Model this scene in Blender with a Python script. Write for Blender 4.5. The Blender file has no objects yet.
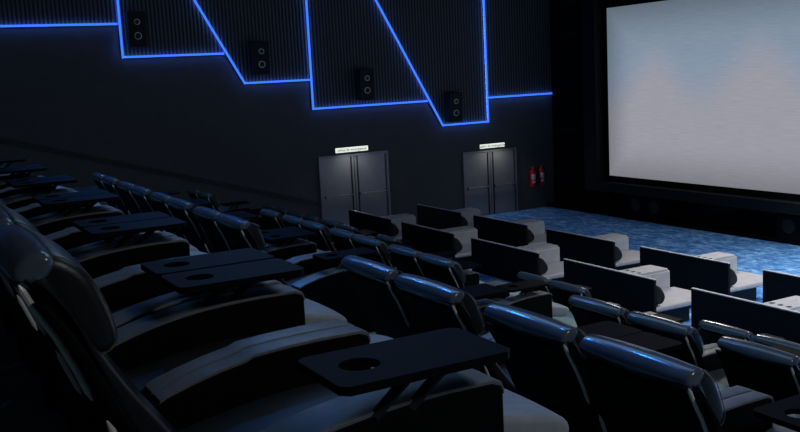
import bpy, bmesh, math, random
from mathutils import Vector, Matrix
random.seed(7)
S = bpy.context.scene
COL = S.collection
PI = math.pi

# ------------------------------------------------------------------ materials
def new_mat(name):
    m = bpy.data.materials.new(name); m.use_nodes = True
    n = m.node_tree.nodes; l = m.node_tree.links
    b = n['Principled BSDF']
    return m, n, l, b

def noise(n, l, scale, detail=4, rough=.55, mapping=None):
    tc = n.new('ShaderNodeTexCoord'); mp = n.new('ShaderNodeMapping'); t = n.new('ShaderNodeTexNoise')
    l.new(tc.outputs['Object'], mp.inputs['Vector']); l.new(mp.outputs['Vector'], t.inputs['Vector'])
    if mapping: mp.inputs['Scale'].default_value = mapping
    t.inputs['Scale'].default_value = scale; t.inputs['Detail'].default_value = detail
    t.inputs['Roughness'].default_value = rough
    return t

def ramp(n, stops):
    r = n.new('ShaderNodeValToRGB'); e = r.color_ramp.elements
    while len(e) < len(stops): e.new(.5)
    for k, (p, c) in enumerate(stops):
        e[k].position = p; e[k].color = (*c, 1)
    return r

def surf(name, col, rough=.5, metal=0., spec=.5, vary=.25, scale=14., bump=.0, bscale=120.):
    m, n, l, b = new_mat(name)
    t = noise(n, l, scale)
    lo = tuple(c * (1 - vary) for c in col); hi = tuple(min(1, c * (1 + vary)) for c in col)
    r = ramp(n, [(.3, lo), (.7, hi)])
    l.new(t.outputs['Fac'], r.inputs['Fac']); l.new(r.outputs['Color'], b.inputs['Base Color'])
    b.inputs['Roughness'].default_value = rough; b.inputs['Metallic'].default_value = metal
    b.inputs['Specular IOR Level'].default_value = spec
    if bump:
        t2 = noise(n, l, bscale, 6); bp = n.new('ShaderNodeBump')
        bp.inputs['Strength'].default_value = bump; bp.inputs['Distance'].default_value = .003
        l.new(t2.outputs['Fac'], bp.inputs['Height']); l.new(bp.outputs['Normal'], b.inputs['Normal'])
    return m

def emis(name, col, strength):
    m, n, l, b = new_mat(name)
    b.inputs['Base Color'].default_value = (*col, 1)
    b.inputs['Emission Color'].default_value = (*col, 1)
    b.inputs['Emission Strength'].default_value = strength
    return m

M = {}
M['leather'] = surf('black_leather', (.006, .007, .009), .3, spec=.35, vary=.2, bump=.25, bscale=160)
M['headleather'] = surf('slate_headrest_leather', (.007, .008, .010), .36, spec=.5, vary=.2, bump=.25, bscale=160)
M['leather_side'] = surf('black_leather_matte', (.0028, .003, .0035), .7, spec=.06, bump=.2, bscale=160)
M['seat'] = surf('painted_shade_seat', (.02, .021, .024), .5, spec=.35, vary=.12, bump=.25, bscale=90)  # darkened to put the shade between the armrests into the colour
M['piping_dim'] = surf('grey_piping', (.10, .10, .10), .4)
M['roll'] = surf('painted_roll_highlight', (.75, .73, .70), .3, spec=.6, vary=.1)  # pale colour paints in the highlight along a dark leather edge
M['cap'] = surf('painted_top_sheen', (.09, .115, .155), .17, spec=.55, vary=.12)  # bluish tone paints the overhead sheen onto the black backs
M['cushion'] = surf('grey_leather', (.34, .35, .38), .48, spec=.4, vary=.12, bump=.25, bscale=90)
M['pad'] = surf('slate_leather', (.15, .16, .18), .45, spec=.45, vary=.15, bump=.25, bscale=120)
M['piping'] = surf('pale_piping', (.50, .49, .48), .35, spec=.6)
M['tray'] = surf('black_tray_laminate', (.0045, .005, .007), .6, spec=.05)
M['black_metal'] = surf('black_metal', (.012, .012, .013), .4, spec=.4)
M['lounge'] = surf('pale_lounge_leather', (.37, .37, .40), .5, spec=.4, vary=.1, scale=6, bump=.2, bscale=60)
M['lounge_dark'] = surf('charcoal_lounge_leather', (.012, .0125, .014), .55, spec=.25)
M['panel'] = surf('black_panel_laminate', (.006, .007, .009), .6, spec=.1)
M['panel_edge'] = surf('pale_panel_edging', (.5, .5, .52), .45)
M['wall'] = surf('dark_wall_fabric', (.105, .104, .106), .85, spec=.15, vary=.05, scale=3)
M['skirting'] = surf('dark_skirting', (.055, .055, .057), .7, spec=.2)
M['black'] = surf('black_masking_cloth', (.006, .006, .007), .9, spec=.08)
M['frame'] = surf('black_screen_frame', (.009, .010, .012), .6, spec=.2)
M['door'] = surf('dark_grey_painted_metal', (.30, .30, .31), .36, metal=.3, spec=.5, vary=.08, scale=3)
M['door_strip'] = surf('black_rubber_strip', (.01, .01, .01), .5)
M['steel'] = surf('brushed_steel', (.45, .45, .46), .35, metal=.8)
M['red'] = surf('red_enamel', (.85, .01, .02), .25, spec=.5, vary=.08)
M['white_label'] = surf('white_label', (.75, .74, .72), .5)
M['brass'] = surf('brass_valve', (.6, .5, .3), .35, metal=.9)
M['cone'] = surf('speaker_cone', (.022, .022, .023), .5, spec=.3)
M['cone_rim'] = surf('silver_speaker_rim', (.7, .7, .7), .35, metal=.4)
M['cabinet'] = surf('black_speaker_cabinet', (.012, .013, .015), .6, spec=.25)
M['teal'] = surf('teal_step_vinyl', (.16, .28, .29), .5, spec=.4, vary=.15, scale=5)
M['ceiling'] = surf('black_ceiling_tiles', (.012, .012, .014), .9, spec=.1)
M['sign'] = emis('lit_sign_face', (.95, 1.0, .88), .95)
M['sign_case'] = surf('sign_case', (.25, .26, .22), .5)
M['ink'] = surf('black_sign_ink', (.02, .02, .02), .6)
M['halo'] = emis('added_blue_halo', (.14, .30, 1.0), 11.0)  # added emitter that widens the glow on the wall around the strips
M['led'] = emis('blue_led_diffuser', (.045, .19, .98), 1.15)

# carpet: mottled blue
def carpet():
    m, n, l, b = new_mat('mottled_blue_carpet')
    t1 = noise(n, l, 2.4, 7, .72, (1.0, 1.7, 1)); t2 = noise(n, l, 7.5, 5, .7, (1.0, 1.6, 1))
    tc = n.new('ShaderNodeTexCoord'); v = n.new('ShaderNodeTexVoronoi'); v.feature = 'DISTANCE_TO_EDGE'
    l.new(tc.outputs['Object'], v.inputs['Vector']); v.inputs['Scale'].default_value = 2.6
    a = n.new('ShaderNodeMath'); a.operation = 'ADD'; l.new(t1.outputs['Fac'], a.inputs[0]); l.new(t2.outputs['Fac'], a.inputs[1])
    s = n.new('ShaderNodeMath'); s.operation = 'MULTIPLY_ADD'; s.inputs[1].default_value = -.35
    l.new(v.outputs['Distance'], s.inputs[0]); l.new(a.outputs[0], s.inputs[2])
    r = ramp(n, [(.0, (.03, .08, .26)), (.35, (.05, .16, .44)), (.55, (.10, .29, .62)), (.8, (.33, .60, .92))])
    mr = n.new('ShaderNodeMapRange'); mr.inputs['From Min'].default_value = .55; mr.inputs['From Max'].default_value = 1.35
    l.new(s.outputs[0], mr.inputs['Value']); l.new(mr.outputs['Result'], r.inputs['Fac'])
    l.new(r.outputs['Color'], b.inputs['Base Color'])
    b.inputs['Roughness'].default_value = .95; b.inputs['Specular IOR Level'].default_value = .1
    return m
M['carpet'] = carpet()

# ribbed acoustic panel: fine vertical ribs as bump + dark grooves
def ribbed():
    m, n, l, b = new_mat('ribbed_black_acoustic_panel')
    tc = n.new('ShaderNodeTexCoord'); w = n.new('ShaderNodeTexWave'); w.wave_type = 'BANDS'; w.bands_direction = 'Y'
    w.inputs['Scale'].default_value = 3.0; w.inputs['Distortion'].default_value = .35; w.inputs['Detail'].default_value = 2
    w.inputs['Detail Scale'].default_value = .6
    l.new(tc.outputs['Object'], w.inputs['Vector'])
    r = ramp(n, [(.15, (.035, .035, .038)), (.75, (.12, .121, .126))])
    l.new(w.outputs['Fac'], r.inputs['Fac']); l.new(r.outputs['Color'], b.inputs['Base Color'])
    bp = n.new('ShaderNodeBump'); bp.inputs['Strength'].default_value = .6; bp.inputs['Distance'].default_value = .02
    l.new(w.outputs['Fac'], bp.inputs['Height']); l.new(bp.outputs['Normal'], b.inputs['Normal'])
    b.inputs['Roughness'].default_value = .8; b.inputs['Specular IOR Level'].default_value = .15
    return m
M['ribbed'] = ribbed()

# the picture on the screen: dusky sky above two pale mounds (lit, gives off light)
def screen_mat():
    m, n, l, b = new_mat('projected_dusk_picture')
    tc = n.new('ShaderNodeTexCoord'); sp = n.new('ShaderNodeSeparateXYZ'); l.new(tc.outputs['Object'], sp.inputs[0])
    def math_(op, a, bb=None, c=None):
        q = n.new('ShaderNodeMath'); q.operation = op
        for k, val in enumerate((a, bb, c)):
            if val is None: continue
            if isinstance(val, (int, float)): q.inputs[k].default_value = val
            else: l.new(val, q.inputs[k])
        return q.outputs[0]
    # mound height along x: two bumps
    def bump(cx, wd, h):
        d = math_('DIVIDE', math_('SUBTRACT', sp.outputs['X'], cx), wd)
        d2_ = math_('MULTIPLY', d, d); e = math_('POWER', 2.718, math_('MULTIPLY', d2_, -1.0))
        return math_('MULTIPLY', e, h)
    nz = noise(n, l, .9, 3); nz_ = math_('MULTIPLY', math_('SUBTRACT', nz.outputs['Fac'], .5), .2)
    hgt = math_('ADD', math_('ADD', math_('ADD', bump(-20.4, 1.15, 1.35), bump(-16.7, 1.35, 1.5)), math_('ADD', bump(-12.6, 1.4, 1.4), bump(-8.5, 1.4, 1.5))), nz_)
    f = math_('SUBTRACT', math_('ADD', hgt, -1.35), sp.outputs['Z'])
    mr = n.new('ShaderNodeMapRange'); mr.interpolation_type = 'SMOOTHSTEP'
    mr.inputs['From Min'].default_value = -.9; mr.inputs['From Max'].default_value = .8
    l.new(f, mr.inputs['Value'])
    # sky darkens upwards
    sr = n.new('ShaderNodeMapRange'); sr.inputs['From Min'].default_value = -2.0; sr.inputs['From Max'].default_value = 1.75
    l.new(sp.outputs['Z'], sr.inputs['Value'])
    sky = ramp(n, [(0, (.25, .285, .36)), (.5, (.215, .275, .36)), (1, (.175, .225, .285))]); l.new(sr.outputs['Result'], sky.inputs['Fac'])
    mix = n.new('ShaderNodeMix'); mix.data_type = 'RGBA'
    l.new(mr.outputs['Result'], mix.inputs['Factor']); l.new(sky.outputs['Color'], mix.inputs['A'])
    mix.inputs['B'].default_value = (.30, .298, .345, 1)
    # faint horizontal weave of the screen cloth
    wv = noise(n, l, 5.0, 4, .6, (.35, 1, 9)); wr = ramp(n, [(.3, (.9, .9, .9)), (.7, (1.08, 1.08, 1.08))]); l.new(wv.outputs['Fac'], wr.inputs['Fac'])
    mm = n.new('ShaderNodeMix'); mm.data_type = 'RGBA'; mm.blend_type = 'MULTIPLY'; mm.inputs['Factor'].default_value = 1
    l.new(mix.outputs['Result'], mm.inputs['A']); l.new(wr.outputs['Color'], mm.inputs['B'])
    ex = math_('MINIMUM', math_('SUBTRACT', sp.outputs['X'], -22.42), math_('SUBTRACT', -4.0, sp.outputs['X']))
    ez = math_('MINIMUM', math_('SUBTRACT', sp.outputs['Z'], -3.455), math_('SUBTRACT', 1.70, sp.outputs['Z']))
    er = n.new('ShaderNodeMapRange'); er.interpolation_type = 'SMOOTHSTEP'; er.inputs['From Min'].default_value = -.5; er.inputs['From Max'].default_value = 1.2
    er.inputs['To Min'].default_value = .55; er.inputs['To Max'].default_value = 1.08; l.new(math_('MINIMUM', ex, ez), er.inputs['Value'])
    m3 = n.new('ShaderNodeMix'); m3.data_type = 'RGBA'; m3.blend_type = 'MULTIPLY'; m3.inputs['Factor'].default_value = 1
    cmb = n.new('ShaderNodeCombineColor')
    for q in range(3): l.new(er.outputs['Result'], cmb.inputs[q])
    l.new(mm.outputs['Result'], m3.inputs['A']); l.new(cmb.outputs[0], m3.inputs['B']); mm = m3
    l.new(mm.outputs['Result'], b.inputs['Emission Color']); b.inputs['Emission Strength'].default_value = 1.0
    b.inputs['Base Color'].default_value = (.02, .02, .02, 1); b.inputs['Roughness'].default_value = .9
    b.inputs['Specular IOR Level'].default_value = 0
    return m
M['screen'] = screen_mat()

# ------------------------------------------------------------------ mesh helpers
def obj(name, bm, mat, parent=None, smooth=False, loc=None):
    bmesh.ops.recalc_face_normals(bm, faces=bm.faces)
    me = bpy.data.meshes.new(name); bm.to_mesh(me); bm.free()
    me.materials.append(mat)
    if smooth:
        for p in me.polygons: p.use_smooth = True
        try: me.set_sharp_from_angle(angle=math.radians(38))
        except Exception: pass
    o = bpy.data.objects.new(name, me); COL.objects.link(o)
    if parent: o.parent = parent
    if loc: o.location = loc
    return o

def tag(o, label=None, cat=None, group=None, kind=None):
    if label: o['label'] = label
    if cat: o['category'] = cat
    if group: o['group'] = group
    if kind: o['kind'] = kind
    return o

def empty(name, loc, label=None, cat=None, group=None, kind=None, rotz=0):
    o = bpy.data.objects.new(name, None); COL.objects.link(o); o.location = loc
    o.rotation_euler = (0, 0, rotz); o.empty_display_size = .1
    return tag(o, label, cat, group, kind)

def box(bm, lo, hi, bev=0., seg=2):
    c = [(a + b) / 2 for a, b in zip(lo, hi)]; s = [abs(b - a) for a, b in zip(lo, hi)]
    r = bmesh.ops.create_cube(bm, size=1, matrix=Matrix.Translation(c) @ Matrix.Diagonal((*s, 1)))
    if bev:
        es = {e for v in r['verts'] for e in v.link_edges}
        bmesh.ops.bevel(bm, geom=list(es), offset=bev, segments=seg, profile=.5, affect='EDGES', clamp_overlap=True)
    return bm

def B(lo, hi, bev=0., seg=2): return box(bmesh.new(), lo, hi, bev, seg)

def smooth_poly(pts, n=4):
    """closed Catmull-Rom through pts"""
    out = []; N = len(pts)
    for i in range(N):
        p0, p1, p2, p3 = (Vector(pts[(i + k - 1) % N]) for k in range(4))
        for j in range(n):
            t = j / n
            out.append(.5 * ((2 * p1) + (-p0 + p2) * t + (2 * p0 - 5 * p1 + 4 * p2 - p3) * t * t + (-p0 + 3 * p1 - 3 * p2 + p3) * t ** 3))
    return out

def loft(pts, x0, x1, r=.02, n=4, crown=0., mid=6, bm=None):
    """extrude a closed YZ profile along X with rounded ends; crown swells the middle"""
    bm = bm or bmesh.new()
    P = smooth_poly(pts, n) if n > 1 else [Vector(p) for p in pts]
    N = len(P)
    area = sum(P[i].x * P[(i + 1) % N].y - P[(i + 1) % N].x * P[i].y for i in range(N))
    sg = 1 if area > 0 else -1
    nor = []
    for i in range(N):
        d = P[(i + 1) % N] - P[i - 1]
        v = Vector((d.y, -d.x)) * sg
        nor.append(v.normalized() if v.length > 1e-9 else Vector((0, 0)))
    K = 4
    # quarter-round: x from x0 to x0+r, offset from -r to 0
    left = [(x0 + r * (1 - math.cos(k / K * PI / 2)), -r * (1 - math.sin(k / K * PI / 2))) for k in range(K + 1)]
    right = [(x1 - (x - x0), o) for x, o in reversed(left)]
    middle = [(x0 + r + (x1 - x0 - 2 * r) * k / mid, 0) for k in range(1, mid)]
    rings = []
    for x, o in left + middle + right:
        t = (2 * (x - x0) / (x1 - x0)) - 1
        c = crown * (1 - t * t)
        rings.append([bm.verts.new((x, P[i].x + nor[i].x * (o + c), P[i].y + nor[i].y * (o + c))) for i in range(N)])
    for a, b in zip(rings, rings[1:]):
        for i in range(N):
            bm.faces.new((a[i], a[(i + 1) % N], b[(i + 1) % N], b[i]))
    bm.faces.new(rings[0]); bm.faces.new(rings[-1][::-1])
    return bm

def tube(pts, r, seg=6, bm=None, taper=False):
    bm = bm or bmesh.new()
    pts = [Vector(p) for p in pts]; rings = []; r0 = r
    for i, p in enumerate(pts):
        if taper: r = r0 * (.25 if i in (0, len(pts) - 1) else 1)
        d = (pts[min(i + 1, len(pts) - 1)] - pts[max(i - 1, 0)]).normalized()
        up = Vector((0, 0, 1)) if abs(d.z) < .95 else Vector((1, 0, 0))
        u = d.cross(up).normalized(); v = d.cross(u)
        rings.append([bm.verts.new(p + r * (math.cos(2 * PI * k / seg) * u + math.sin(2 * PI * k / seg) * v)) for k in range(seg)])
    for a, b in zip(rings, rings[1:]):
        for k in range(seg): bm.faces.new((a[k], a[(k + 1) % seg], b[(k + 1) % seg], b[k]))
    bm.faces.new(rings[0]); bm.faces.new(rings[-1])
    return bm

def lathe(prof, seg=20, axis='Z', c=(0, 0, 0), bm=None):
    """prof: list of (radius, height)"""
    bm = bm or bmesh.new(); rings = []
    for r, h in prof:
        ring = []
        for k in range(seg):
            a = 2 * PI * k / seg; x, y = r * math.cos(a), r * math.sin(a)
            p = (x, y, h) if axis == 'Z' else ((h, x, y) if axis == 'X' else (x, h, y))
            ring.append(bm.verts.new(Vector(p) + Vector(c)))
        rings.append(ring)
    for a, b in zip(rings, rings[1:]):
        for k in range(seg): bm.faces.new((a[k], a[(k + 1) % seg], b[(k + 1) % seg], b[k]))
    bm.faces.new(rings[0]); bm.faces.new(rings[-1])
    return bm

def prism_yz(poly, x0, x1):
    bm = bmesh.new()
    a = [bm.verts.new((x0, y, z)) for y, z in poly]; b = [bm.verts.new((x1, y, z)) for y, z in poly]
    N = len(poly); bm.faces.new(a); bm.faces.new(b[::-1])
    for i in range(N): bm.faces.new((a[i], a[(i + 1) % N], b[(i + 1) % N], b[i]))
    return bm

def plate_with_holes(x0, x1, y0, y1, z0, z1, holes, seg=24, chamfer=.0):
    """horizontal slab with true round holes (cx, cy, r)"""
    bm = bmesh.new()
    out = [(x0 + chamfer, y0), (x1 - chamfer, y0), (x1, y0 + chamfer), (x1, y1 - chamfer), (x1 - chamfer, y1), (x0 + chamfer, y1), (x0, y1 - chamfer), (x0, y0 + chamfer)] if chamfer else [(x0, y0), (x1, y0), (x1, y1), (x0, y1)]
    loops = [out] + [[(cx + r * math.cos(2 * PI * k / seg), cy + r * math.sin(2 * PI * k / seg)) for k in range(seg)] for cx, cy, r in holes]
    edges = []
    for lp in loops:
        vs = [bm.verts.new((x, y, z1)) for x, y in lp]
        edges += [bm.edges.new((vs[i], vs[(i + 1) % len(vs)])) for i in range(len(vs))]
    bmesh.ops.triangle_fill(bm, use_beauty=True, use_dissolve=False, edges=edges)
    g = bmesh.ops.extrude_face_region(bm, geom=bm.faces[:])
    bmesh.ops.translate(bm, verts=[v for v in g['geom'] if isinstance(v, bmesh.types.BMVert)], vec=(0, 0, z0 - z1))
    return bm

def copy_tree(o, parent=None):
    c = o.copy(); COL.objects.link(c)
    c.parent = parent
    for ch in o.children: copy_tree(ch, c)
    return c

ORD = ['nearest', 'second', 'third', 'fourth', 'fifth', 'sixth', 'seventh', 'eighth', 'ninth', 'tenth', 'eleventh', 'twelfth', 'thirteenth', 'fourteenth', 'fifteenth', 'sixteenth', 'seventeenth']

# ------------------------------------------------------------------ the room
XL, XR, YF, YB, ZC = -25.5, 3.6, 20.02, -3.0, 4.6
Z_A, Z_B, Z_D, Z_C, Z_2, Z_1 = -1.62, -2.475, -3.365, -4.27, -4.49, -4.73

steps = [(YB, Z_A), (2.5, Z_A), (2.5, Z_B), (5.40, Z_B), (5.40, Z_D), (8.08, Z_D), (8.08, -5.2), (YB, -5.2)]
tag(obj('floor_upper', prism_yz(steps, XL, XR), M['teal']), 'teal vinyl stepped floor under the upper recliner rows', 'floor', kind='structure')
low = [(8.08, Z_C), (10.78, Z_C), (10.78, Z_2), (12.12, Z_2), (12.12, Z_1), (YF, Z_1), (YF, -5.2), (8.08, -5.2)]
tag(obj('floor', prism_yz(low, XL, XR), M['carpet']), 'mottled blue carpet in front of the screen', 'floor', kind='structure')
tag(obj('wall_left', B((XL - .2, YB, -5.2), (XL, YF, ZC)), M['wall']), 'dark left wall with doors and blue light strips', 'wall', kind='structure')
tag(obj('wall_front', B((XL - .2, YF, -5.2), (XR + .2, YF + .2, ZC)), M['black']), 'black front wall around the screen', 'wall', kind='structure')
tag(obj('wall_right', B((XR, YB, -5.2), (XR + .2, YF, ZC)), M['wall']), 'dark right wall beyond the seats', 'wall', kind='structure')
tag(obj('wall_back', B((XL - .2, YB - .2, -5.2), (XR + .2, YB, ZC)), M['wall']), 'dark rear wall behind the top row', 'wall', kind='structure')
tag(obj('ceiling', B((XL - .2, YB - .2, ZC), (XR + .2, YF + .2, ZC + .2)), M['ceiling']), 'black ceiling above the auditorium', 'ceiling', kind='structure')

# ribbed upper panels on the left wall
V1, V2, V3 = 5.73, 11.13, 17.31
d1 = lambda z: 9.08 - .547 * z
d2 = lambda z: 15.575 - .554 * (z + 1.657)
H = [1.71, .845, .0, -.85, -1.65, -.875]
polys = [
    [(YB, H[0]), (V1, H[0]), (V1, ZC), (YB, ZC)],
    [(V1, H[1]), (d1(H[1]), H[1]), (d1(ZC), ZC), (V1, ZC)],
    [(d1(0), 0), (V2, 0), (V2, ZC), (d1(ZC), ZC)],
    [(V2, H[3]), (d2(H[3]), H[3]), (d2(ZC), ZC), (V2, ZC)],
    [(d2(H[4]), H[4]), (V3, H[4]), (V3, ZC), (d2(ZC), ZC)],
    [(V3, H[5]), (19.95, H[5]), (19.95, ZC), (V3, ZC)]]
for k, p in enumerate(polys):
    o = obj('trim_%d' % (k + 1), prism_yz(p, XL, XL + .05), M['ribbed'])
    tag(o, 'ribbed black acoustic panel, %s from the left along the wall' % ['first', 'second', 'third', 'fourth', 'fifth', 'sixth'][k], 'wall panel', kind='structure')

# blue LED strips: each straight run is a thing
LW = .056
def strip(a, b, label):
    a = Vector(a); b = Vector(b); d = (b - a).normalized(); nrm = Vector((-d.y, d.x)) * LW / 2
    a2, b2 = a - d * LW / 2, b + d * LW / 2
    poly = [tuple(a2 - nrm), tuple(b2 - nrm), tuple(b2 + nrm), tuple(a2 + nrm)]
    t = empty('led_strip', (XL + .05, (a.x + b.x) / 2, (a.y + b.y) / 2), label, 'light strip', 'blue light strips on the left wall')
    off = t.location
    hs = [(y - off.y, z - off.z) for y, z in poly]
    obj('channel', prism_yz(hs, 0, .012), M['black_metal'], t)
    obj('diffuser', prism_yz(hs, .035, .06), M['led'], t)
    obj('added_halo', prism_yz([(y * 1.0 + (c_.x), z + c_.y) for (y, z), c_ in zip(hs, (nrm * .45, nrm * .45, -nrm * .45, -nrm * .45))], .014, .034), M['halo'], t)  # added halo emitter hidden between channel and diffuser
    return t
g = LW
strip((YB, H[0]), (V1 - g, H[0]), 'horizontal blue light strip, highest and leftmost on the wall')
strip((V1 + .03, H[1]), (V1 + .03, ZC - .06), 'upright blue light strip just left of the first wall speaker')
strip((V1 + g + .06, H[1]), (d1(H[1]) - g * 1.9, H[1]), 'horizontal blue light strip directly beneath the first wall speaker')
strip((d1(0), 0), (d1(ZC - .06), ZC - .06), 'slanted blue light strip between the first and second wall speakers')
strip((d1(0) + g * 1.2, 0), (V2 - g, 0), 'horizontal blue light strip directly beneath the second wall speaker')
strip((V2, H[3]), (V2, ZC - .06), 'upright blue light strip between the second and third wall speakers')
strip((V2 + g, H[3]), (d2(H[3]) - g * 1.9, H[3]), 'horizontal blue light strip directly beneath the third wall speaker')
strip((d2(H[4]), H[4]), (d2(ZC - .06), ZC - .06), 'slanted blue light strip between the third and fourth wall speakers')
strip((d2(H[4]) + g * 1.2, H[4]), (V3 - g, H[4]), 'lowest horizontal blue light strip, beneath the fourth wall speaker')
strip((V3, H[4]), (V3, ZC - .06), 'upright blue light strip right of the fourth wall speaker')
strip((V3 + g, H[5]), (19.93, H[5]), 'horizontal blue light strip at the right end of the wall, above extinguishers')

# sloped skirting above the side steps
tag(obj('trim_8', prism_yz([(YB, .30), (2.9, -1.12), (11.15, -3.62), (11.15, -3.78), (2.9, -1.28), (YB, .14)], XL, XL + .02), M['skirting']), 'black sloped skirting along the left wall', 'trim', kind='structure')
# wall speakers
def driver(bm_r, r, x, y, z): pass
def wall_speaker():
    t = empty('wall_speaker', (0, 0, 0))
    w, h, d = .46, .92, .34
    obj('cabinet', B((0, -w / 2, -h / 2), (d, w / 2, h / 2), .012), M['cabinet'], t)
    tw = obj('tweeter', lathe([(.02, d + .002), (.04, d + .004), (.056, d + .012), (.062, d + .016)], 20, 'X', (0, 0, .19)), M['cone'], t, True)
    obj('rim', lathe([(.058, d + .001), (.058, d + .022), (.074, d + .018), (.08, d + .001)], 24, 'X', (0, 0, .19)), M['cone_rim'], tw, True)
    wo = obj('woofer', lathe([(.03, d + .026), (.05, d + .012), (.07, d + .014), (.082, d + .018)], 24, 'X', (0, 0, -.17)), M['cone'], t, True)
    obj('rim', lathe([(.076, d + .001), (.076, d + .022), (.092, d + .018), (.098, d + .001)], 24, 'X', (0, 0, -.17)), M['cone_rim'], wo, True)
    obj('bracket', B((-.06, -.06, -.1), (.02, .06, .1)), M['black_metal'], t)
    return t
sp_pos = [(6.15, 1.57), (9.53, .70), (12.80, -.20), (15.90, -1.07)]
sp_lab = ['black wall speaker at the far left, near the highest light strip', 'second black wall speaker from the left, right of the slanted strip',
          'black wall speaker above and right of the left exit door', 'lowest black wall speaker, left of the right exit sign']
sp0 = wall_speaker()
for k, (y, z) in enumerate(sp_pos):
    o = sp0 if k == 0 else copy_tree(sp0)
    o.location = (XL + .11, y, z); o.rotation_euler = (0, math.radians(5), math.radians(-4))
    tag(o, sp_lab[k], 'speaker', 'speakers on the left wall')

# exit doors
def exit_door(name, y0, y1, z0, z1, label):
    t = empty(name, (XL, (y0 + y1) / 2, z0), label, 'door', None, 'structure')
    w, h = y1 - y0, z1 - z0
    f = bmesh.new(); box(f, (0, -w / 2, 0), (.07, -w / 2 + .05, h)); box(f, (0, w / 2 - .05, 0), (.07, w / 2, h)); box(f, (0, -w / 2 + .05, h - .05), (.07, w / 2 - .05, h))
    obj('door_frame', f, M['door'], t)
    for s in (-1, 1):
        ya, yb = (-w / 2 + .055, -.012) if s < 0 else (.012, w / 2 - .055)
        lf = obj('door_leaf', B((.0, ya, .01), (.05, yb, h - .055), .004, 1), M['door'], t)
        yc = yb - .09 if s < 0 else ya + .09
        obj('stile_strip', B((.048, yc - .022, .02), (.062, yc + .022, h - .07)), M['door_strip'], lf)
        if s > 0: obj('stile_strip', B((.048, yb - .06, .02), (.062, yb - .03, h - .07)), M['door_strip'], lf)
        a, b_ = (ya + .08, yc - .02) if s < 0 else (yc + .02, yb - .08)
        bar = bmesh.new(); box(bar, (.09, a, h * .435), (.125, b_, h * .435 + .045), .008)
        pb = obj('push_bar', bar, M['steel'], lf)
        e = bmesh.new(); box(e, (.045, a, h * .425), (.10, a + .05, h * .435 + .055)); box(e, (.045, b_ - .05, h * .425), (.10, b_, h * .435 + .055))
        obj('bar_mount', e, M['black_metal'], pb)
    return t
exit_door('door_1', 11.21, 13.55, -4.49, -2.285, 'left grey double exit door with push bars, partly hidden by seats')
exit_door('door_2', 16.30, 18.42, -4.73, -2.585, 'right grey double exit door with push bars beside the extinguishers')

def exit_sign(y0, y1, z0, z1, label):
    t = empty('exit_sign', (XL, (y0 + y1) / 2, (z0 + z1) / 2), label, 'sign', 'lit exit signs above the doors')
    w, h = y1 - y0, z1 - z0
    obj('case', B((0, -w / 2 - .012, -h / 2 - .012), (.06, w / 2 + .012, h / 2 + .012), .006), M['sign_case'], t)
    obj('lit_face', B((.058, -w / 2, -h / 2), (.068, w / 2, h / 2)), M['sign'], t)
    cu = bpy.data.curves.new('lettering', 'FONT'); cu.body = 'salida de emergencia'
    cu.align_x = 'CENTER'; cu.align_y = 'CENTER'; cu.size = .118; cu.extrude = .001; cu.offset = .0018
    cu.materials.append(M['ink'])
    tmp = bpy.data.objects.new('tmp', cu); me = bpy.data.meshes.new_from_object(tmp); bpy.data.objects.remove(tmp)
    me.name = 'lettering'
    o = bpy.data.objects.new('lettering', me); COL.objects.link(o); o.parent = t
    o.location = (.070, 0, .0); o.rotation_euler = (PI / 2, 0, PI / 2)
    return t
exit_sign(11.78, 12.87, -2.215, -2.075, 'lit white exit sign above the left double door')
exit_sign(16.97, 17.95, -2.515, -2.385, 'lit white exit sign above the right double door')

# fire extinguishers
def extinguisher():
    t = empty('fire_extinguisher', (0, 0, 0))
    obj('cylinder', lathe([(.02, 0), (.085, .0), (.10, .03), (.10, .50), (.085, .56), (.04, .60), (.035, .62), (.01, .62)], 24), M['red'], t, True)
    v = obj('valve', lathe([(.03, .61), (.035, .64), (.03, .68), (.01, .685)], 14), M['brass'], t, True)
    obj('lever', B((-.02, -.11, .675), (.02, .06, .70), .006), M['steel'], v)
    obj('hose', tube([(.02, .05, .65), (.05, .11, .60), (.05, .135, .45), (.04, .13, .25), (.04, .12, .16)], .013, 8), M['black_metal'], t, True)
    lb = bmesh.new(); seg = 8
    def patch(bm, z0, z1, r=.1015, a0=-1.0, a1=.6):
        vs = [[bm.verts.new((r * math.cos(a0 + (a1 - a0) * k / seg), r * math.sin(a0 + (a1 - a0) * k / seg), z)) for k in range(seg + 1)] for z in (z0, z1)]
        for k in range(seg): bm.faces.new((vs[0][k], vs[0][k + 1], vs[1][k + 1], vs[1][k]))
    patch(lb, .26, .44)
    obj('paper_label', lb, M['white_label'], t)
    l2 = bmesh.new(); patch(l2, .13, .22, .1015, -.8, .35)
    obj('dial_label', l2, M['white_label'], t)
    obj('bracket', B((-.13, -.05, .3), (-.09, .05, .42)), M['black_metal'], t)
    return t
e0 = extinguisher()
for k, (y, lab) in enumerate([(19.01, 'left red fire extinguisher of the two, nearer the exit door'), (19.38, 'right red fire extinguisher of the two, nearer the corner')]):
    o = e0 if k == 0 else copy_tree(e0)
    o.location = (XL + .14, y, -3.97 + .02 * k); tag(o, lab, 'fire extinguisher', 'fire extinguishers beside the right exit door')

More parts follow.
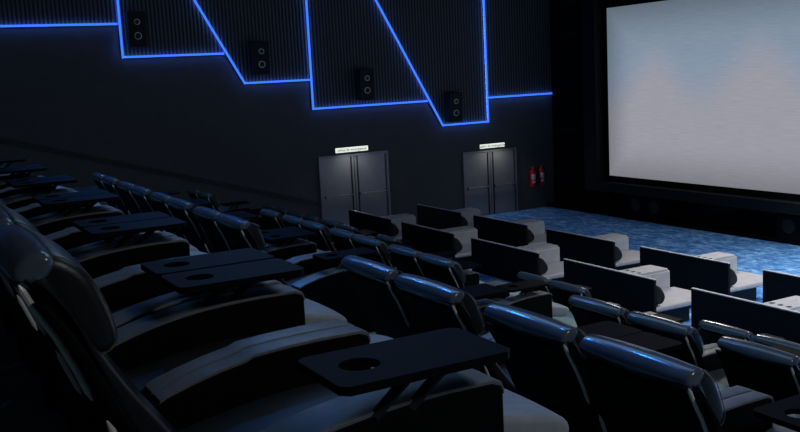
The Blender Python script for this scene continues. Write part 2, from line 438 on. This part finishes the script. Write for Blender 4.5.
# screen
SX0, SX1, SZ0, SZ1, SY = -22.42, -4.0, -3.455, 1.70, 19.80
t = empty('projection_screen', ((SX0 + SX1) / 2, SY, SZ0), 'huge glowing cinema screen showing a dusky sky over pale mounds', 'screen')
o = t.location
sc = obj('screen_surface', B((SX0, SY, SZ0), (SX1, SY + .04, SZ1)), M['screen'], None); sc.parent = t; sc.location = -o
f = bmesh.new()
for lo, hi in [((SX0 - .25, SY - .02, SZ0 - .18), (SX0, SY + .06, SZ1 + .25)), ((SX1, SY - .02, SZ0 - .18), (SX1 + .25, SY + .06, SZ1 + .25)),
               ((SX0, SY - .02, SZ0 - .18), (SX1, SY + .06, SZ0)), ((SX0, SY - .02, SZ1), (SX1, SY + .06, SZ1 + .25))]:
    box(f, lo, hi)
mk = obj('black_masking', f, M['black'], None); mk.parent = t; mk.location = -o
f = bmesh.new()
for lo, hi in [((SX0 - .85, SY - .30, SZ0 - .48), (SX0 - .25, YF - .01, SZ1 + .6)), ((SX1 + .25, SY - .30, SZ0 - .48), (SX1 + .85, YF - .01, SZ1 + .6)),
               ((SX0 - .25, SY - .30, SZ0 - .48), (SX1 + .25, YF - .01, SZ0 - .18)), ((SX0 - .25, SY - .30, SZ1 + .25), (SX1 + .25, YF - .01, SZ1 + .6))]:
    box(f, lo, hi, .01, 1)
fr = obj('screen_frame', f, M['frame'], None); fr.parent = t; fr.location = -o

# subwoofers below the screen
def subwoofer():
    t = empty('subwoofer', (0, 0, 0))
    obj('cabinet', B((-.75, -.16, 0), (.75, .16, .62), .01, 1), M['black'], t)
    for s in (-1, 1):
        w = obj('driver_cone', lathe([(.03, -.175), (.05, -.165), (.14, -.17), (.17, -.178)], 24, 'Y', (.38 * s, 0, .36)), M['cone'], t, True)
        obj('rim', lathe([(.165, -.161), (.165, -.19), (.19, -.185), (.20, -.161)], 28, 'Y', (.38 * s, 0, .36)), M['cone'], w, True)
    return t
s0 = subwoofer()
for k, (x, lab) in enumerate([(-20.75, 'black twin-driver subwoofer under the left end of the screen'), (-15.28, 'black twin-driver subwoofer under the screen at the right edge of view')]):
    q = s0 if k == 0 else copy_tree(s0)
    q.location = (x, 19.84, Z_1 + .1); tag(q, lab, 'subwoofer', 'subwoofers under the screen')
tag(obj('trim_7', B((XL, 19.66, Z_1), (XR, YF, Z_1 + .10)), M['black']), 'black plinth along the foot of the front wall', 'plinth', kind='structure')

# ------------------------------------------------------------------ recliners
def recliner(side, tray=True):
    """side -1: tray on the left arm, +1: on the right arm. Origin on the floor below the rear top edge of the back; +y faces the screen."""
    t = empty('recliner', (0, 0, 0))
    obj('base', B((-.28, .40, .0), (.28, 1.18, .27), .01, 1), M['leather_side'], t)
    back = [(.012, 1.155), (.045, 1.195), (.095, 1.185), (.155, 1.07), (.21, .95), (.285, .815), (.37, .69), (.50, .50), (.48, .38), (.40, .36), (.33, .52), (.25, .71), (.205, .81), (.16, .92), (.12, 1.025), (.065, 1.11)]
    bk = obj('backrest', loft(back, -.345, .345, .035, 3, .002, 10), M['leather'], t, True)
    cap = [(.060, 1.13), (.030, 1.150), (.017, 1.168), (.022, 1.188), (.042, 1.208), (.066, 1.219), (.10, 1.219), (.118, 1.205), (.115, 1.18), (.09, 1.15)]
    tag(obj('top_pad', loft(cap, -.345, .345, .02, 2, .012, 16), M['cap'], bk, True), 'leather pad over the top edge with painted bluish sheen')
    shell = [(.055, 1.10), (.12, .99), (.17, .87), (.23, .73), (.30, .58), (.37, .42), (.40, .22), (.43, .22), (.40, .44), (.33, .60), (.26, .75), (.20, .89), (.15, 1.0), (.085, 1.10)]
    obj('rear_shell', loft(shell, -.394, .394, .01, 1, 0, 2), M['leather_side'], bk, True)
    edge = [(.030, 1.15), (.052, 1.10), (.078, 1.05), (.105, 1.00), (.148, .90), (.178, .815)]; low = [(.235, .77), (.262, .70), (.30, .60)]
    ep = [tuple(v) for v in edge]; fine = []
    for a, b in zip(ep, ep[1:]):
        for q in range(3): fine.append((a[0] + (b[0] - a[0]) * q / 3, a[1] + (b[1] - a[1]) * q / 3))
    fine.append(ep[-1])
    tag(obj('side_roll', tube([(.338, y, z) for y, z in fine], .0095, 8, None, True), M['roll'], bk, True), 'rolled side edge with painted pale highlight')
    tag(obj('side_roll', tube([(.386, low[0][0] - .035 + (low[2][0] - low[0][0]) * q / 6, low[0][1] + (low[2][1] - low[0][1]) * q / 6) for q in range(7)], .0095, 8, None, True), M['roll'], bk, True), 'rolled side edge with painted pale highlight')
    head = [(.075, 1.165), (.10, 1.205), (.145, 1.20), (.205, 1.145), (.245, 1.05), (.262, .975), (.245, .94), (.20, .935), (.145, 1.0), (.09, 1.08)]
    hd = obj('headrest', loft(head, -.325, .325, .03, 3, .012, 8), M['headleather'], t, True)
    hp = smooth_poly(head, 3)
    for s in (-1, 1):
        tag(obj('headrest_piping', tube([(s * .318, p.x, p.y) for p in hp[2:22]], .002, 5), M['piping_dim'], hd, True), 'thin grey piping')
    cu = [(.46, .30), (1.10, .30), (1.16, .33), (1.185, .41), (1.16, .485), (1.06, .515), (.82, .50), (.58, .46), (.46, .43)]
    tag(obj('seat_cushion', loft(cu, -.283, .283, .035, 3, .012, 6), M['seat'], t, True), 'leather seat cushion darkened with painted shade')
    lg = [(1.20, .38), (1.30, .345), (1.60, .285), (1.74, .265), (1.805, .295), (1.81, .355), (1.74, .395), (1.52, .445), (1.32, .495), (1.22, .485)]
    tag(obj('leg_rest', loft(lg, -.283, .283, .03, 3, .010, 6), M['cushion'], t, True), 'grey leather leg rest')
    obj('leg_rest_bracket', B((-.2, 1.15, .22), (.2, 1.46, .33), .01, 1), M['leather_side'], t)
    top = [(.50, .56), (.53, .575), (.62, .602), (.72, .627), (.82, .645), (.92, .658), (1.05, .667), (1.18, .671), (1.345, .669), (1.378, .656), (1.388, .63)]
    arm = [(.36, .0), (1.37, .0), (1.384, .012), (1.384, .60)] + [(y - .004, z - .008) for y, z in top[::-1]] + [(.44, .515), (.36, .2)]
    padp = top + [(y - .004, z - .014) for y, z in top[::-1]]
    arm_, padp_ = arm, padp
    for s in (-1, 1):
        arm, padp = arm_, padp_
        outer = s == side
        if not outer:
            arm = [(y - .07 if y > .9 else y, z) for y, z in arm]; padp = [(y - .07 if y > .9 else y, z) for y, z in padp]
        a, b = sorted((s * .290, s * (.490 if outer else .397)))
        ar = obj('armrest', loft(arm, a, b, .014, 1, 0, 2), M['leather_side'], t, True)
        tag(obj('arm_pad', loft(padp, a + .004, b - .004, .003, 1, .001, 3), M['pad'], ar, True), 'slate leather arm pad')
        if tray and outer:
            x0, x1 = sorted((s * .165, s * .500))
            tb = obj('tray_table', plate_with_holes(x0, x1, .78, 1.35, .765, .792, [((x0 + x1) / 2, .915, .062)], 28, .025), M['tray'], t)
            sb = bmesh.new()
            for yy in (.98, 1.10):
                tube([(s * .38, yy - .05, .64), (s * .38, yy + .02, .70), (s * .37, yy + .12, .768)], .017, 6, sb)
            obj('tray_bracket', sb, M['black_metal'], tb)
    return t
proto = {(-1, True): recliner(-1), (1, True): recliner(1), (-1, False): recliner(-1, False), (1, False): recliner(1, False)}
used = set(); first_seats = {}
def place_recliner(key, x, y, z, label, group):
    if key in used: o = copy_tree(proto[key])
    else: o = proto[key]; used.add(key)
    o.location = (x, y, z)
    tag(o, label, 'recliner', group)
    return o

rows = {
 'A': dict(y=.22, z=Z_A, c=[-3.21, -5.04, -6.87, -8.70, -10.53, -12.36], nm='row nearest the camera'),
 'B': dict(y=2.72, z=Z_B, c=[-3.40, -5.21, -8.83, -10.64, -12.45, -14.26], nm='second row from the camera'),
 'D': dict(y=5.46, z=Z_D, c=[-4.27, -6.08, -9.70, -11.51, -13.32, -15.13, -18.75], nm='third row from the camera'),
 'C': dict(y=8.14, z=Z_C, c=[-7.00, -10.62, -16.05, -17.86, -19.67, -21.48], nm='fourth recliner row, behind the lounges'),
}
single = {('D', -15.13): (1,), ('C', -16.05): (1,)}
notray = {('C', -10.62, 1)}
for r, R in rows.items():
    k = 0
    for c in R['c']:
        for s in (1, -1):
            if (r, c) in single and s not in single[(r, c)]: continue
            lab = 'black leather recliner, %s from the near end of the %s' % (ORD[k] if k else 'first', R['nm'])
            o_ = place_recliner((s, (r, c, s) not in notray), c + s * .400, R['y'], R['z'], lab, 'recliners in the ' + R['nm'])
            if k == 0: first_seats[r] = o_
            k += 1
for st, dx in ((first_seats['A'], .10), (first_seats['B'], -.16)):
    for q in st.children:
        if q.name.startswith('tray_table'): q.location.x = dx
for key, o in proto.items():
    if key not in used:
        for ch in list(o.children_recursive): bpy.data.objects.remove(ch)
        bpy.data.objects.remove(o)

# ------------------------------------------------------------------ front lounge units
def lounge():
    """two-place lounge with a tall back panel. Origin: floor, left rear corner; +y faces the screen"""
    t = empty('lounge_sofa', (0, 0, 0)); W = 2.34
    p = obj('back_panel', B((0, 0, 0), (W, .05, .935)), M['panel'], t)
    e = bmesh.new(); box(e, (0, 0, .935), (W, .05, .95)); 
    tag(obj('edging', e, M['panel_edge'], p), 'pale strip along the panel top')
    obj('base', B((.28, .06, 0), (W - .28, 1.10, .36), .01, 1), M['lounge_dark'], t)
    cx = W / 2
    for s in (-1, 1):
        a, b = (.01, cx - .245) if s < 0 else (cx + .245, W - .01)
        dk = [(.10, .365), (1.30, .365), (1.35, .38), (1.36, .41), (1.34, .445), (1.26, .46), (.4, .455), (.10, .45)]
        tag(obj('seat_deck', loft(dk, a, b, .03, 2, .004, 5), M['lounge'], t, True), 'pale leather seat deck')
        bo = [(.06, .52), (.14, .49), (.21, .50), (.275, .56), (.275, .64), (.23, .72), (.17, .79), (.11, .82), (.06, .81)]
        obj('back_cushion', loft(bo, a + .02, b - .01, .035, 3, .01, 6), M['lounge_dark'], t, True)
    cons = bmesh.new()
    box(cons, (cx - .24, .06, .37), (cx + .24, 1.30, .77), .03)
    cn = tag(obj('console', cons, M['lounge'], t), 'pale console between the two places')
    h = [(cx + d, .62, .05) for d in (-.15, 0, .15)]
    obj('cupholder_top', plate_with_holes(cx - .23, cx + .23,   .08, 1.26, .771, .80, h, 20, .02), M['lounge'], cn)
    return t
lp = lounge(); first = True
for y, z, xs, nm in [(10.80, Z_2, [-10.39, -13.54, -16.68, -19.77, -22.72], 'second lounge row'), (13.48, Z_1, [-11.26, -14.38, -17.52, -20.66, -23.66], 'front lounge row')]:
    for k, x in enumerate(xs):
        o = lp if first else copy_tree(lp); first = False
        o.location = (x, y, z)
        tag(o, 'two-place lounge with tall black back panel, %s from the right in the %s' % (ORD[k] if k else 'first', nm), 'sofa', 'lounges in the ' + nm)

# ------------------------------------------------------------------ lights
def area(name, loc, size, power, col, rot=(0, 0, 0), spread=180):
    l = bpy.data.lights.new(name, 'AREA'); l.shape = 'RECTANGLE'; l.size, l.size_y = size
    l.energy = power; l.color = col; l.spread = math.radians(spread)
    o = bpy.data.objects.new(name, l); COL.objects.link(o); o.location = loc; o.rotation_euler = rot
    return o
area('added_front_fill', (-5.0, 17.3, 4.45), (5, 2.5), 1500, (.94, .96, 1.0), (0, 0, 0), 130)  # added fill for lounges and carpet, in place of a brighter screen
area('added_blue_fill', (-9.5, 5.0, 4.45), (14, 3), 180, (.42, .67, 1.0))  # added bluish fill, set forward so seat tops light and backs stay dark
area('added_right_fill', (2.6, 4.2, 3.6), (.8, .8), 60, (.97, .98, 1.0), (0, math.radians(50), 0), 150)  # added fill from the right to catch the seat edges
area('added_door_fill', (-17.0, 16.5, 4.4), (3, 2), 480, (1.0, .91, .80), (0, math.radians(-50), 0), 90)  # added fill aimed at the exit doors and left wall
for y, z in ((12.3, -2.25), (17.45, -2.55)):
    area('added_sign_fill', (XL + .30, y, z + .12), (.08, .9), 5, (.98, 1.0, .94), (0, math.radians(-18), 0), 160)  # added fill that strengthens the sign glow on the door tops
# added unseen blue lights, placed to make glints on the seat tops
for k in range(6):
    l = bpy.data.lights.new('added_glint_light', 'AREA'); l.shape = 'DISK'; l.size = .16; l.energy = 4.5; l.spread = math.radians(34); l.color = (.02, .24, 1.0)
    o = bpy.data.objects.new('added_glint_light', l); COL.objects.link(o); o.location = (-8.2 - 3.2 * k, 3.2, ZC - .08); o.rotation_euler = (0, math.radians(-50), 0)

w = bpy.data.worlds.new('World'); S.world = w; w.use_nodes = True
w.node_tree.nodes['Background'].inputs[0].default_value = (.02, .03, .05, 1)
w.node_tree.nodes['Background'].inputs[1].default_value = .02

# ------------------------------------------------------------------ camera
yaw, pit, rol = .499000, -.149777, -.0520705
f = Vector((-math.cos(yaw) * math.cos(pit), math.sin(yaw) * math.cos(pit), math.sin(pit)))
r = f.cross(Vector((0, 0, 1))).normalized(); u = r.cross(f)
r2 = math.cos(rol) * r + math.sin(rol) * u; u2 = -math.sin(rol) * r + math.cos(rol) * u
cam = bpy.data.cameras.new('camera'); co = bpy.data.objects.new('camera', cam); COL.objects.link(co)
cam.sensor_width = 36; cam.lens = 932.367 / 800 * 36; cam.clip_start = .02; cam.clip_end = 200
co.matrix_world = Matrix((r2, u2, -f)).transposed().to_4x4()
S.camera = co
S.view_settings.view_transform = 'Standard'; S.view_settings.look = 'None'
S.view_settings.exposure = 0; S.view_settings.gamma = 1; S.view_settings.use_curve_mapping = False
